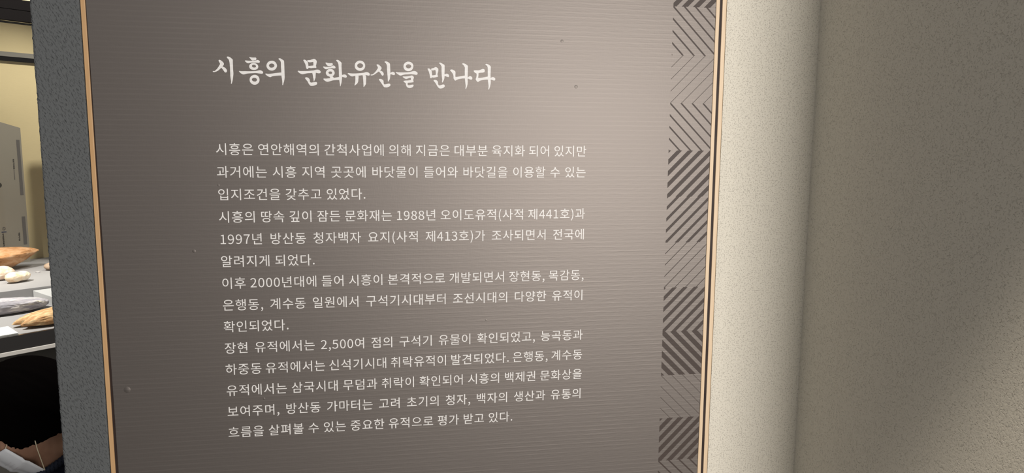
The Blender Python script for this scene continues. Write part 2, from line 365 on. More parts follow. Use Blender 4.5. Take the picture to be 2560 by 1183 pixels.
# brush heading: per stroke, outline (and inner) loops in panel ems
HEADING_TEXT = """
0.53,7.08 0.61,7.09 0.72,7.03 0.83,6.93 0.89,6.83 0.88,6.74 0.79,6.61 0.90,6.55 1.00,6.48 1.07,6.38 1.09,6.27 1.05,6.18 0.99,6.16 0.93,6.18 0.86,6.28 0.78,6.40 0.69,6.50 0.58,6.40 0.45,6.29 0.30,6.21 0.15,6.17 0.07,6.19 0.07,6.23 0.11,6.25 0.20,6.25 0.30,6.34 0.41,6.46 0.52,6.62 0.61,6.79 0.58,6.88 0.54,6.95 0.52,7.02
1.11,7.32 1.17,7.35 1.28,7.34 1.40,7.27 1.50,7.18 1.54,7.12 1.54,6.91 1.54,6.66 1.54,6.36 1.55,6.10 1.52,5.86 1.49,5.67 1.44,5.47 1.39,5.33 1.36,5.32 1.34,5.36 1.36,5.49 1.34,5.67 1.32,5.88 1.32,6.18 1.32,6.52 1.31,6.82 1.28,7.04 1.24,7.14 1.16,7.23
2.74,7.37 2.83,7.35 2.95,7.33 3.10,7.33 3.22,7.33 3.26,7.28 3.26,7.21 3.22,7.14 3.11,7.12 2.99,7.10 2.90,7.14 2.82,7.24 2.76,7.32
2.42,7.06 2.47,7.10 2.55,7.09 2.71,7.08 2.94,7.08 3.15,7.09 3.26,7.13 3.33,7.16 3.41,7.14 3.48,7.09 3.51,7.03 3.48,6.96 3.40,6.94 3.27,6.95 3.11,6.95 2.94,6.95 2.79,6.92 2.66,6.89 2.58,6.91 2.49,6.97
3.38,6.63 3.34,6.52 3.23,6.44 3.09,6.40 2.94,6.41 2.82,6.46 2.73,6.56 2.72,6.68 2.76,6.79 2.87,6.88 3.01,6.92 3.15,6.91 3.28,6.85 3.36,6.75 | 3.21,6.65 3.19,6.61 3.14,6.59 3.07,6.58 3.01,6.59 2.95,6.62 2.92,6.67 2.92,6.71 2.94,6.75 2.99,6.78 3.06,6.79 3.12,6.78 3.18,6.75 3.21,6.70
1.96,6.27 1.99,6.30 2.12,6.28 2.37,6.29 2.62,6.29 2.91,6.30 3.17,6.32 3.34,6.36 3.49,6.39 3.61,6.36 3.69,6.30 3.72,6.22 3.69,6.15 3.58,6.13 3.39,6.15 3.16,6.17 2.91,6.15 2.66,6.13 2.49,6.10 2.34,6.05 2.23,6.05 2.15,6.09 2.05,6.16
3.44,5.67 3.40,5.51 3.30,5.38 3.15,5.30 2.98,5.30 2.84,5.37 2.74,5.50 2.71,5.66 2.75,5.82 2.86,5.95 3.01,6.02 3.17,6.03 3.32,5.96 3.41,5.83 | 3.25,5.65 3.22,5.59 3.16,5.54 3.08,5.53 3.00,5.54 2.93,5.57 2.89,5.63 2.88,5.69 2.91,5.75 2.97,5.79 3.05,5.81 3.13,5.80 3.20,5.77 3.24,5.71
4.76,6.76 4.71,6.60 4.60,6.47 4.44,6.39 4.27,6.39 4.12,6.46 4.02,6.58 3.98,6.75 4.03,6.91 4.14,7.04 4.30,7.11 4.47,7.12 4.62,7.05 4.72,6.92 | 4.57,6.76 4.55,6.70 4.49,6.64 4.41,6.61 4.32,6.60 4.24,6.63 4.19,6.69 4.17,6.75 4.19,6.82 4.25,6.88 4.33,6.91 4.42,6.91 4.50,6.88 4.55,6.83
3.87,6.13 3.94,6.15 4.09,6.13 4.37,6.16 4.68,6.21 5.11,6.25 5.11,6.05 4.85,6.02 4.57,5.99 4.38,5.95 4.25,5.89 4.17,5.90 4.04,5.96 3.92,6.06
4.88,7.28 4.92,7.32 5.02,7.32 5.14,7.25 5.25,7.18 5.29,7.12 5.30,6.79 5.30,6.45 5.30,6.06 5.29,5.82 5.25,5.62 5.19,5.42 5.16,5.31 5.11,5.31 5.11,5.40 5.11,5.57 5.09,5.79 5.06,6.05 5.06,6.35 5.05,6.70 5.05,7.02 5.01,7.13 4.94,7.21
6.72,7.23 6.78,7.27 6.88,7.25 6.98,7.18 7.05,7.10 7.08,6.95 7.10,6.74 7.08,6.61 7.01,6.56 6.95,6.59 6.91,6.71 6.88,6.87 6.84,6.99 6.78,7.11
7.01,7.21 7.07,7.24 7.21,7.25 7.37,7.30 7.51,7.35 7.60,7.33 7.69,7.25 7.73,7.17 7.71,7.03 7.68,6.89 7.66,6.81 7.69,6.73 7.66,6.67 7.56,6.67 7.42,6.66 7.29,6.64 7.15,6.66 7.08,6.66 7.10,6.79 7.22,6.81 7.36,6.83 7.46,6.85 7.47,6.98 7.46,7.11 7.37,7.10 7.23,7.08 7.12,7.09 7.05,7.14
6.28,6.38 6.32,6.42 6.50,6.40 6.78,6.41 7.05,6.42 7.28,6.45 7.46,6.47 7.60,6.51 7.74,6.54 7.88,6.52 7.98,6.44 8.01,6.36 7.97,6.29 7.87,6.26 7.73,6.28 7.60,6.30 7.41,6.28 7.18,6.26 6.98,6.24 6.82,6.20 6.70,6.17 6.61,6.16 6.52,6.19 6.39,6.26
7.37,6.33 7.63,6.34 7.63,6.25 7.62,6.11 7.60,5.92 7.54,5.76 7.49,5.64 7.46,5.64 7.45,5.78 7.42,5.96 7.40,6.12
6.81,5.87 6.87,5.93 6.97,5.93 7.08,5.88 7.16,5.78 7.17,5.67 7.18,5.59 7.26,5.54 7.39,5.56 7.53,5.58 7.65,5.59 7.71,5.54 7.71,5.48 7.68,5.41 7.57,5.35 7.46,5.31 7.33,5.29 7.21,5.30 7.14,5.37 7.07,5.47 7.01,5.60 6.92,5.72
8.38,7.07 8.45,7.09 8.58,7.06 8.74,7.05 8.88,7.06 8.93,7.01 8.93,6.94 8.86,6.87 8.73,6.83 8.60,6.83 8.51,6.87 8.43,6.97
8.19,6.75 8.24,6.79 8.37,6.77 8.55,6.77 8.76,6.79 8.89,6.86 9.00,6.88 9.09,6.83 9.13,6.75 9.11,6.68 9.01,6.66 8.85,6.67 8.68,6.65 8.52,6.60 8.41,6.58 8.31,6.62
9.06,6.33 9.03,6.20 8.93,6.09 8.80,6.03 8.65,6.03 8.51,6.08 8.42,6.18 8.39,6.31 8.43,6.44 8.53,6.55 8.66,6.61 8.81,6.61 8.94,6.56 9.03,6.45 | 8.87,6.32 8.85,6.27 8.81,6.24 8.75,6.23 8.69,6.23 8.64,6.25 8.60,6.29 8.59,6.33 8.61,6.38 8.65,6.41 8.71,6.42 8.78,6.42 8.83,6.40 8.86,6.36
8.66,6.05 8.90,6.05 8.97,5.96 8.96,5.87 8.76,5.87 8.70,5.96
8.19,5.84 8.24,5.87 8.41,5.87 8.64,5.90 8.92,5.93 9.20,5.98 9.43,6.01 9.43,5.80 9.19,5.78 8.94,5.75 8.73,5.69 8.57,5.64 8.47,5.63 8.36,5.67 8.25,5.75
9.19,7.28 9.25,7.32 9.37,7.30 9.48,7.22 9.57,7.14 9.60,7.06 9.59,6.80 9.60,6.48 9.61,6.20 9.65,6.18 9.73,6.21 9.85,6.21 9.94,6.16 9.98,6.08 9.95,6.00 9.87,5.98 9.75,6.00 9.62,6.02 9.60,5.85 9.57,5.64 9.52,5.45 9.48,5.31 9.44,5.31 9.44,5.45 9.41,5.64 9.39,5.82 9.38,6.15 9.38,6.47 9.37,6.80 9.35,7.01 9.30,7.14 9.23,7.22
11.40,6.92 11.36,6.75 11.24,6.61 11.08,6.53 10.90,6.53 10.74,6.60 10.63,6.73 10.60,6.90 10.64,7.08 10.76,7.22 10.92,7.30 11.10,7.30 11.26,7.23 11.36,7.09 | 11.24,6.93 11.21,6.85 11.15,6.78 11.06,6.75 10.96,6.74 10.87,6.78 10.81,6.84 10.79,6.92 10.81,7.00 10.87,7.06 10.96,7.10 11.06,7.10 11.15,7.07 11.22,7.01
10.04,6.29 10.10,6.33 10.28,6.31 10.56,6.31 10.84,6.33 11.12,6.36 11.30,6.39 11.47,6.44 11.61,6.42 11.71,6.35 11.74,6.27 11.71,6.19 11.63,6.17 11.49,6.20 11.37,6.20 11.16,6.19 10.93,6.16 10.69,6.14 10.53,6.11 10.41,6.08 10.32,6.09 10.18,6.17
10.64,6.19 10.85,6.19 10.88,6.05 10.86,5.89 10.84,5.70 10.78,5.57 10.67,5.46 10.57,5.39 10.55,5.42 10.59,5.55 10.62,5.74 10.63,5.98
11.19,6.22 11.37,6.23 11.45,6.11 11.45,5.90 11.44,5.62 11.41,5.48 11.33,5.37 11.27,5.28 11.24,5.30 11.24,5.47 11.23,5.76 11.21,6.04
12.27,7.01 12.31,7.05 12.42,7.04 12.53,6.96 12.64,6.84 12.66,6.75 12.60,6.65 12.55,6.58 12.67,6.54 12.77,6.46 12.82,6.34 12.80,6.24 12.75,6.19 12.68,6.21 12.61,6.31 12.53,6.42 12.43,6.50 12.31,6.41 12.17,6.32 12.03,6.23 11.89,6.19 11.81,6.20 11.80,6.24 11.86,6.26 11.96,6.28 12.10,6.40 12.23,6.55 12.37,6.77 12.35,6.88 12.30,6.95
12.89,7.25 12.95,7.30 13.08,7.29 13.20,7.23 13.29,7.16 13.32,7.07 13.33,6.74 13.34,6.43 13.39,6.45 13.49,6.51 13.61,6.49 13.68,6.42 13.69,6.33 13.64,6.26 13.54,6.27 13.35,6.32 13.32,6.13 13.29,5.96 13.22,5.82 13.18,5.75 13.13,5.77 13.13,5.87 13.12,6.08 13.10,6.36 13.08,6.69 13.07,6.99 13.02,7.12
12.43,5.89 12.48,5.93 12.60,5.93 12.72,5.88 12.79,5.80 12.80,5.70 12.82,5.55 12.89,5.52 13.03,5.55 13.20,5.59 13.29,5.57 13.33,5.50 13.30,5.41 13.19,5.34 13.05,5.29 12.93,5.29 12.84,5.31 12.76,5.40 12.68,5.53 12.58,5.67
15.14,6.97 15.10,6.81 14.99,6.67 14.84,6.60 14.66,6.59 14.50,6.66 14.39,6.79 14.36,6.95 14.40,7.11 14.51,7.24 14.67,7.32 14.84,7.32 15.00,7.26 15.11,7.13 | 14.97,6.97 14.95,6.90 14.89,6.85 14.80,6.81 14.71,6.81 14.63,6.84 14.57,6.89 14.55,6.96 14.57,7.03 14.63,7.09 14.71,7.12 14.81,7.12 14.89,7.09 14.95,7.04
13.75,6.46 13.81,6.50 13.98,6.48 14.27,6.48 14.55,6.49 14.81,6.52 15.01,6.57 15.17,6.61 15.34,6.58 15.45,6.50 15.47,6.42 15.43,6.34 15.34,6.32 15.17,6.34 14.93,6.36 14.69,6.34 14.45,6.32 14.29,6.28 14.17,6.24 14.07,6.24 13.98,6.29 13.86,6.37
14.28,6.14 14.36,6.17 14.50,6.17 14.69,6.19 14.86,6.22 15.00,6.26 15.11,6.22 15.17,6.11 15.15,6.02 15.11,5.91 15.14,5.82 15.14,5.75 15.04,5.72 14.88,5.70 14.70,5.68 14.67,5.59 14.70,5.51 14.80,5.50 14.95,5.53 15.08,5.55 15.14,5.53 15.13,5.45 15.06,5.35 14.94,5.30 14.80,5.28 14.68,5.31 14.60,5.38 14.55,5.49 14.53,5.64 14.47,5.68 14.35,5.78 14.36,5.82 14.49,5.85 14.73,5.87 14.94,5.92 14.93,6.00 14.92,6.07 14.81,6.06 14.71,6.02 14.59,5.98 14.47,6.00 14.36,6.07
16.25,6.79 16.29,6.84 16.40,6.83 16.50,6.75 16.57,6.68 16.60,6.50 16.61,6.30 16.59,6.14 16.53,6.08 16.46,6.11 16.43,6.27 16.38,6.49 16.32,6.67
16.52,6.80 16.61,6.85 16.75,6.89 16.89,6.96 16.99,6.93 17.09,6.85 17.11,6.78 17.09,6.60 17.04,6.42 17.05,6.33 17.08,6.24 17.05,6.20 16.93,6.17 16.77,6.14 16.65,6.14 16.59,6.17 16.60,6.29 16.70,6.31 16.81,6.33 16.90,6.36 16.90,6.55 16.87,6.72 16.79,6.72 16.68,6.69 16.60,6.70 16.54,6.75
17.17,7.27 17.22,7.32 17.34,7.29 17.48,7.21 17.59,7.15 17.61,7.06 17.61,6.75 17.60,6.43 17.64,6.41 17.74,6.46 17.87,6.44 17.95,6.36 17.96,6.26 17.91,6.20 17.80,6.22 17.61,6.27 17.59,6.12 17.53,5.93 17.46,5.80 17.42,5.76 17.39,5.80 17.41,5.98 17.39,6.16 17.37,6.43 17.36,6.74 17.36,7.03 17.28,7.15
16.72,5.89 16.77,5.95 16.88,5.95 16.99,5.91 17.07,5.81 17.08,5.68 17.11,5.57 17.20,5.53 17.34,5.57 17.47,5.61 17.58,5.59 17.61,5.51 17.60,5.43 17.50,5.35 17.36,5.30 17.24,5.29 17.13,5.33 17.04,5.43 16.95,5.58 16.84,5.75
18.04,6.73 18.10,6.79 18.21,6.80 18.34,6.75 18.45,6.67 18.48,6.56 18.47,6.36 18.48,6.23 18.64,6.24 18.92,6.29 19.29,6.35 19.29,6.14 19.01,6.11 18.75,6.06 18.60,6.01 18.52,5.96 18.45,5.93 18.39,5.99 18.32,6.10 18.31,6.31 18.26,6.45 18.16,6.60
19.01,7.26 19.07,7.31 19.20,7.29 19.34,7.22 19.45,7.14 19.47,7.06 19.47,6.75 19.46,6.47 19.46,6.20 19.54,6.27 19.66,6.31 19.77,6.27 19.83,6.18 19.82,6.09 19.76,6.04 19.66,6.05 19.46,6.11 19.46,5.82 19.43,5.61 19.37,5.41 19.32,5.29 19.29,5.29 19.27,5.36 19.29,5.52 19.26,5.79 19.23,6.11 19.22,6.47 19.22,6.79 19.22,6.99 19.16,7.11 19.08,7.19
19.94,6.74 20.00,6.78 20.15,6.79 20.33,6.79 20.50,6.84 20.65,6.90 20.75,6.90 20.83,6.84 20.84,6.76 20.81,6.67 20.70,6.62 20.52,6.60 20.34,6.56 20.33,6.40 20.31,6.20 20.50,6.20 20.78,6.25 21.20,6.32 21.20,6.09 20.96,6.07 20.68,6.03 20.43,5.96 20.33,5.89 20.25,5.88 20.17,5.95 20.10,6.08 20.14,6.20 20.17,6.36 20.16,6.53 20.05,6.58 19.97,6.66
20.88,7.26 20.94,7.31 21.05,7.30 21.20,7.23 21.30,7.15 21.33,7.06 21.32,6.75 21.31,6.43 21.32,6.21 21.41,6.26 21.52,6.28 21.64,6.23 21.70,6.14 21.67,6.04 21.60,6.00 21.50,6.03 21.33,6.07 21.33,5.83 21.29,5.61 21.23,5.40 21.18,5.29 21.12,5.29 21.13,5.37 21.15,5.56 21.12,5.79 21.09,6.06 21.08,6.42 21.08,6.76 21.07,7.03 21.02,7.15 20.94,7.21
"""
HEADING = [[[tuple(map(float, p.split(','))) for p in lp.split()] for lp in row.split('|')] for row in HEADING_TEXT.strip().splitlines()]
BUBBLES = [(27.19, 9.29, 0.13), (28.44, 5.66, 0.15), (-1.9, -7.51, 0.14), (-7.33, -18.38, 0.26), (0.11, -2.39, 0.09), (2.89, -19.66, 0.1), (20.98, -13.77, 0.08)]

# ------------------------------------------------------------------ the setting
WALL_TOP = 2.70
bm = bmesh.new()


def rough_slab(x0, x1, yb, z0, z1, nx, nz, amp, edge_left):
    """Front face of a plastered wall end with a gently uneven sprayed edge, plus its thickness."""
    verts, faces = [], []
    for j in range(nz + 1):
        z = z0 + (z1 - z0) * j / nz
        for i in range(nx + 1):
            x = x0 + (x1 - x0) * i / nx
            p = Vector((x, 0, z))
            d = amp * (noise.noise(p * 260) + 0.6 * noise.noise(p * 520 + Vector((9, 1, 3))))
            ex = 0.0
            if i == 0 and edge_left:
                ex = 0.0008 * (noise.noise(Vector((3.1, z * 150, 0))) + 0.8 * noise.noise(Vector((7.7, z * 380, 0))))
            verts.append((x + ex, d if 0 < i < nx else max(d, 0), z))
            if i < nx and j < nz:
                a = j * (nx + 1) + i
                faces.append((a, a + 1, a + nx + 2, a + nx + 1))
    n0 = len(verts)
    for j in (0, nz):
        for i in (0, nx):
            q = verts[j * (nx + 1) + i]
            verts.append((q[0], yb, q[2]))
    faces += [(n0, n0 + 2, n0 + 3, n0 + 1)]
    lcol = [j * (nx + 1) for j in range(nz + 1)]
    rcol = [j * (nx + 1) + nx for j in range(nz + 1)]
    faces += [tuple([n0] + lcol + [n0 + 2]), tuple([n0 + 3] + rcol[::-1] + [n0 + 1])]
    faces += [tuple([n0 + 1] + list(range(nx, -1, -1)) + [n0]), tuple([n0 + 2] + list(range(nz * (nx + 1), (nz + 1) * (nx + 1))) + [n0 + 3])]
    return mesh_of(verts, faces)


PX0, PX1 = -8.88 * EM, 41.38 * EM                # outer edges of the framed panel
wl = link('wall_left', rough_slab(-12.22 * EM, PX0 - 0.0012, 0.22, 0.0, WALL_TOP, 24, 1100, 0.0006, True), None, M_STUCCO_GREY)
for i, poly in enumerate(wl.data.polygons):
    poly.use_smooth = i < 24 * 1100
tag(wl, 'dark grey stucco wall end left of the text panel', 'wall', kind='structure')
CORNER = 50.06 * EM
bm = bmesh.new()
box_bm(bm, PX1 + 0.0012, CORNER + 0.10, 0.0, 0.22, 0.0, WALL_TOP)
box_bm(bm, PX0 - 0.0012, PX1 + 0.0012, 0.06, 0.22, 0.0, WALL_TOP)      # solid wall behind the recessed panel
box_bm(bm, PX0 - 0.0012, PX1 + 0.0012, 0.0, 0.06, 2.21, WALL_TOP)
box_bm(bm, PX0 - 0.0012, PX1 + 0.0012, 0.0, 0.06, 0.0, 0.50)
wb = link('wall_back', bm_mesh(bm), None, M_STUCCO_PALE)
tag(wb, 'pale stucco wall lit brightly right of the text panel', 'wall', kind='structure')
STUB = 0.475
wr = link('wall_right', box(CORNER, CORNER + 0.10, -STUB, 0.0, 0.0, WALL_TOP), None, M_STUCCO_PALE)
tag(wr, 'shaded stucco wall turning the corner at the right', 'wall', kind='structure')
wf = link('ambient_blocker', box(-5.0, 0.35, -3.7, -3.6, 0.0, WALL_TOP), None, M_DARKWALL)  # added out of view to cut ambient light on the panel's left
tag(wf, 'unseen dark wall added to darken the left of the text panel', 'wall', kind='structure')
fl = link('floor', box(-5.0, 4.0, -4.5, 5.0, -0.1, 0.0), None, M_FLOOR)
tag(fl, 'dark gallery floor', 'floor', kind='structure')
bm = bmesh.new()
box_bm(bm, -5.0, 4.0, 0.0, 5.0, WALL_TOP, WALL_TOP + 0.1)
ce = link('ceiling', bm_mesh(bm), None, M_CEIL)
tag(ce, 'dark ceiling over the display case', 'ceiling', kind='structure')

# ------------------------------------------------------------------ the framed text panel
panel = empty('text_panel', (16.0 * EM, 0.0, 0.55))
tag(panel, 'brown text panel with white Korean writing, chevron band and thin wood frame', 'information panel')
Y1 = 1.5 - 0.66477 * EM                          # height of the first body baseline


def pp(x, y, d=0.0):
    """Panel coordinates (ems, from the left text margin and first baseline) to the world."""
    return (x * EM, -d, Y1 + y * EM)


B0, B1, T0, T1 = -8.47 * EM, 40.44 * EM, 0.515, 2.195
bm = bmesh.new()
# the board is hung a hair out of plumb: its left gap opens downward
vs = []
for z in (T0, T1):
    lx = -8.495 + (Y1 + 11.1 * EM - z) / EM * 0.0045
    for y in (0.012, 0.0):
        vs.append([bm.verts.new((lx * EM, y, z)), bm.verts.new((B1, y, z))])
(a0, a1), (b0, b1), (c0, c1), (d0, d1) = vs
for f in ((b0, b1, d1, d0), (a1, a0, c0, c1), (a0, b0, d0, c0), (b1, a1, c1, d1), (a0, a1, b1, b0), (d0, d1, c1, c0)):
    bm.faces.new(f)


def dome(bm, x, y, r, h):
    ring = []
    for k, (rr, hh) in enumerate(((1.0, 0.0), (0.75, 0.45), (0.4, 0.85))):
        ring.append([bm.verts.new(pp(x + r * rr * math.cos(t), y + r * rr * math.sin(t), h * hh * EM)) for t in [i * math.pi / 5 for i in range(10)]])
    top = bm.verts.new(pp(x, y, h * EM))
    for k in range(2):
        for i in range(10):
            bm.faces.new((ring[k][i], ring[k][(i + 1) % 10], ring[k + 1][(i + 1) % 10], ring[k + 1][i]))
    for i in range(10):
        bm.faces.new((ring[2][i], ring[2][(i + 1) % 10], top))


for x, y, r in BUBBLES:
    dome(bm, x, y, r, r * 0.14)
pb = link('printed_board', bm_mesh(bm), panel, M_PRINT)
for i, poly in enumerate(pb.data.polygons):
    poly.use_smooth = i >= 6


def strip(x0, x1, d, m, name='frame_strip', lo=0.0, bev=0.0006):
    return link(name, box(x0 * EM, x1 * EM, -d, 0.045, T0 - 0.006, T1 + 0.006, None, bev), panel, m)


strip(-8.88, -8.56, 0.0004, M_WOOD)
strip(40.47, 40.80, 0.0006, M_WOOD_LIT)
strip(41.03, 41.40, 0.0006, M_WOOD_LIT)
tag(strip(40.805, 41.025, -0.0006, M_GAP_SHADE, 'shade_strip', bev=0.0), 'dark brown strip standing for the shade in the gap between two wood strips')
tag(strip(-8.555, -8.30, -0.0012, M_GAP_SHADE, 'shade_strip', bev=0.0), 'dark brown strip standing for the shaded gap beside the left wood strip')
for z0, z1 in ((T1 + 0.001, T1 + 0.0068), (T0 - 0.0068, T0 - 0.001)):
    link('frame_strip', box(-8.55 * EM, 40.45 * EM, -0.0035, 0.045, z0, z1, None, 0.0006), panel, M_WOOD)
link('backing_board', box(-8.88 * EM, 41.38 * EM, 0.046, 0.058, T0, T1), panel, M_BLACK)

# --- lettering: body text in the same sans face, set and justified like the panel's
BODY = ["시흥은 연안해역의 간척사업에 의해 지금은 대부분 육지화 되어 있지만",
        "과거에는 시흥 지역 곳곳에 바닷물이 들어와 바닷길을 이용할 수 있는",
        "입지조건을 갖추고 있었다.",
        "시흥의 땅속 깊이 잠든 문화재는 1988년 오이도유적(사적 제441호)과",
        "1997년 방산동 청자백자 요지(사적 제413호)가 조사되면서 전국에",
        "알려지게 되었다.",
        "이후 2000년대에 들어 시흥이 본격적으로 개발되면서 장현동, 목감동,",
        "은행동, 계수동 일원에서 구석기시대부터 조선시대의 다양한 유적이",
        "확인되었다.",
        "장현 유적에서는 2,500여 점의 구석기 유물이 확인되었고, 능곡동과",
        "하중동 유적에서는 신석기시대 취락유적이 발견되었다. 은행동, 계수동",
        "유적에서는 삼국시대 무덤과 취락이 확인되어 시흥의 백제권 문화상을",
        "보여주며, 방산동 가마터는 고려 초기의 청자, 백자의 생산과 유통의",
        "흐름을 살펴볼 수 있는 중요한 유적으로 평가 받고 있다."]
RAGGED = {2, 5, 8, 13}
PITCH, WIDTH, TRACK, SPACE = 1.74772, 29.44349, 0.03488, 0.224
RAISE = 0.00012

GLYPH = {}
for ch, (adv, vtxt, ftxt) in DIGITS.items():
    GLYPH[ch] = (adv / 1000.0, [tuple(int(q) / 1000.0 for q in s.split(',')) for s in vtxt.split()],
                 [tuple(int(q) for q in s.split(',')) for s in ftxt.split()])
cu = bpy.data.curves.new('glyph', 'FONT')
cu.resolution_u = 4
tmp = bpy.data.objects.new('glyph', cu)
COL.objects.link(tmp)
for ch in sorted(set(''.join(BODY))):
    if ch in GLYPH or ch == ' ':
        continue
    cu.body = ch
    me = tmp.evaluated_get(bpy.context.evaluated_depsgraph_get()).to_mesh()
    GLYPH[ch] = (0.92, [(q.co.x, q.co.y) for q in me.vertices], [tuple(p.vertices) for p in me.polygons])
bpy.data.objects.remove(tmp)
bpy.data.curves.remove(cu)

verts, faces = [], []
for k, line in enumerate(BODY):
    nat = sum((SPACE if c == ' ' else GLYPH[c][0]) + TRACK for c in line) - TRACK
    extra = 0.0 if k in RAGGED else (WIDTH - nat) / line.count(' ')
    x = 0.0
    for c in line:
        if c == ' ':
            x += SPACE + TRACK + extra
            continue
        adv, gv, gf = GLYPH[c]
        n0 = len(verts)
        verts += [pp(x + a, b - PITCH * k, RAISE) for a, b in gv]
        faces += [tuple(n0 + i for i in f) for f in gf]
        x += adv + TRACK
tx = link('body_lettering', mesh_of(verts, faces), panel, M_LETTER)
tag(tx, 'fourteen lines of small white sans lettering')

# --- heading: brush-style letters, outlines in panel ems
bm = bmesh.new()
for number, stroke in enumerate(HEADING):
    c2 = bpy.data.curves.new('h', 'CURVE')
    c2.dimensions = '2D'
    c2.fill_mode = 'BOTH'
    c2.resolution_u = 5
    for loop in stroke:
        sp = c2.splines.new('BEZIER')
        sp.bezier_points.add(len(loop) - 1)
        n = len(loop)
        for i, (x, y) in enumerate(loop):
            b = sp.bezier_points[i]
            p0, p1, p2 = Vector(loop[i - 1]), Vector((x, y)), Vector(loop[(i + 1) % n])
            t = (p2 - p0).normalized() if (p2 - p0).length > 1e-6 else Vector((1, 0))
            a, c = (p1 - p0).length, (p2 - p1).length
            sharp = max(0.12, 0.5 + 0.5 * (p1 - p0).normalized().dot((p2 - p1).normalized()))
            b.handle_left_type = b.handle_right_type = 'FREE'
            b.co = (x, y, 0)
            hl, hr = p1 - t * min(a, 1.6 * c) * 0.32 * sharp, p1 + t * min(c, 1.6 * a) * 0.32 * sharp
            b.handle_left, b.handle_right = (hl.x, hl.y, 0), (hr.x, hr.y, 0)
        sp.use_cyclic_u = True
    o = bpy.data.objects.new('h', c2)
    COL.objects.link(o)
    me = o.evaluated_get(bpy.context.evaluated_depsgraph_get()).to_mesh()
    vv = [bm.verts.new(pp(q.co.x, q.co.y, RAISE + number * 0.000006)) for q in me.vertices]
    for p in me.polygons:
        try: bm.faces.new([vv[i] for i in p.vertices])
        except ValueError: pass
    bpy.data.objects.remove(o)
    bpy.data.curves.remove(c2)
me = bpy.data.meshes.new('m')
bm.to_mesh(me)
bm.free()
hd = link('heading_lettering', me, panel, M_LETTER)
tag(hd, 'large white brush-style heading')

# --- chevron band down the right side
UNIT, CX0, CX1, CTOP = 0.9935, 36.68, 40.44, 12.41
BLOCKS = [('/', .50), ('\\', .18), ('/', .32), ('\\', .42), ('/', .55),
          ('\\', .18), ('/', .055), ('\\', .18), ('/', .47), ('/', .32), ('/', .085), ('/', .415),
          ('\\', .59), ('\\', .055), ('/', .54), ('\\', .18), ('/', .06), ('\\', .20), ('/', .47), ('/', .32), ('/', .09), ('\\', .42)]
FIRST = -5                                       # BLOCKS[5] starts at CTOP


def clip(poly, axis, lim, keep_less):
    out = []
    for i, p in enumerate(poly):
        q = poly[(i + 1) % len(poly)]
        pin = p[axis] <= lim if keep_less else p[axis] >= lim
        qin = q[axis] <= lim if keep_less else q[axis] >= lim
        if pin: out.append(p)
        if pin != qin:
            t = (lim - p[axis]) / (q[axis] - p[axis])
            out.append((p[0] + t * (q[0] - p[0]), p[1] + t * (q[1] - p[1])))
    return out


verts, faces = [], []
W = (CX1 - CX0) / UNIT
for i, (way, w) in enumerate(BLOCKS):
    top = CTOP - (i + FIRST) * 4 * UNIT
    if top - 4 * UNIT < (T0 - Y1) / EM or top > (T1 - Y1) / EM:
        continue
    for k in range(-6, 12):
        lo, hi = k - w / 2, k + w / 2
        q = [(0, lo), (0, hi), (W, hi - W), (W, lo - W)] if way == '/' else [(0, lo), (0, hi), (W, hi + W), (W, lo + W)]
        for ax, lim, less in ((1, 0.0, False), (1, 4.0, True)):
            q = clip(q, ax, lim, less) if q else q
        if len(q) < 3:
            continue
        n0 = len(verts)
        verts += [pp(CX0 + a * UNIT, top - b * UNIT, RAISE) for a, b in q]
        faces.append(tuple(range(n0, n0 + len(q))))
cb = link('chevron_band', mesh_of(verts, faces), panel, M_BAND)
tag(cb, 'dark band of slanted stripes in chevrons')

# ------------------------------------------------------------------ display case behind the wall end
CO = Vector((-0.965, 1.362, 0.0))
CU = Vector((0.74, 0.673, 0.0)).normalized()     # along the front, away from the viewer
CN = Vector((-CU.y, CU.x, 0.0))                  # into the case
DECK, TIER, GTOP = 0.90, 0.945, 1.872
UA, UB, DEPTH = -1.2, 1.6, 1.37


def cw(u, n, z):
    p = CO + CU * u + CN * n
    return (p.x, p.y, z)


case = empty('display_case', cw(0.2, 0.6, 0.0))
tag(case, 'lit glass-fronted museum display case of stone tools beyond the grey wall end', 'display case')
link('plinth', box(UA, UB, 0.02, DEPTH, 0.0, 0.839, cw), case, M_PLINTH)
link('front_rail', box(UA, UB, -0.012, 0.05, 0.839, 0.8525, cw, 0.0015), case, M_RAIL)
link('fascia', box(UA, UB, -0.008, 0.004, 0.8530, DECK - 0.0004, cw), case, M_FASCIA)
bm = bmesh.new()
box_bm(bm, UA, UB, 0.004, 0.56, 0.8995 - 0.02, DECK, cw)
dk = link('deck', bm_mesh(bm), case, M_DECK)
link('raised_deck', box(UA, UB, 0.56, DEPTH, DECK - 0.02, TIER, cw, 0.0012), case, M_DECK)
link('back_panel', box(UA, UB, DEPTH, DEPTH + 0.04, 0.0, 2.40, cw), case, M_YELLOW)
bm = bmesh.new()
box_bm(bm, UA, UB, DEPTH - 0.035, DEPTH, 1.902, 1.923, cw)
gr = link('hanging_rail', bm_mesh(bm), case, M_GREYRAIL)
bm = bmesh.new()
box_bm(bm, UA, UB, DEPTH - 0.03, DEPTH, 1.884, 1.902, cw)
link('rail_channel', bm_mesh(bm), case, M_BLACK)
link('top_beam', box(UA, UB, -0.02, 0.05, GTOP, 1.9045, cw, 0.001), case, M_BLACK)
link('top_beam', box(UA, UB, -0.02, 0.05, 1.9055, 1.937, cw, 0.001), case, M_BLACK)
link('bulkhead', box(UA, UB, -0.01, 0.05, 1.9375, 2.40, cw), case, M_YELLOW)
link('side_panel', box(UA - 0.04, UA, 0.0, DEPTH, 0.0, 2.40, cw), case, M_YELLOW)
link('side_panel', box(UB, UB + 0.04, 0.0, DEPTH, 0.0, 2.40, cw), case, M_YELLOW)
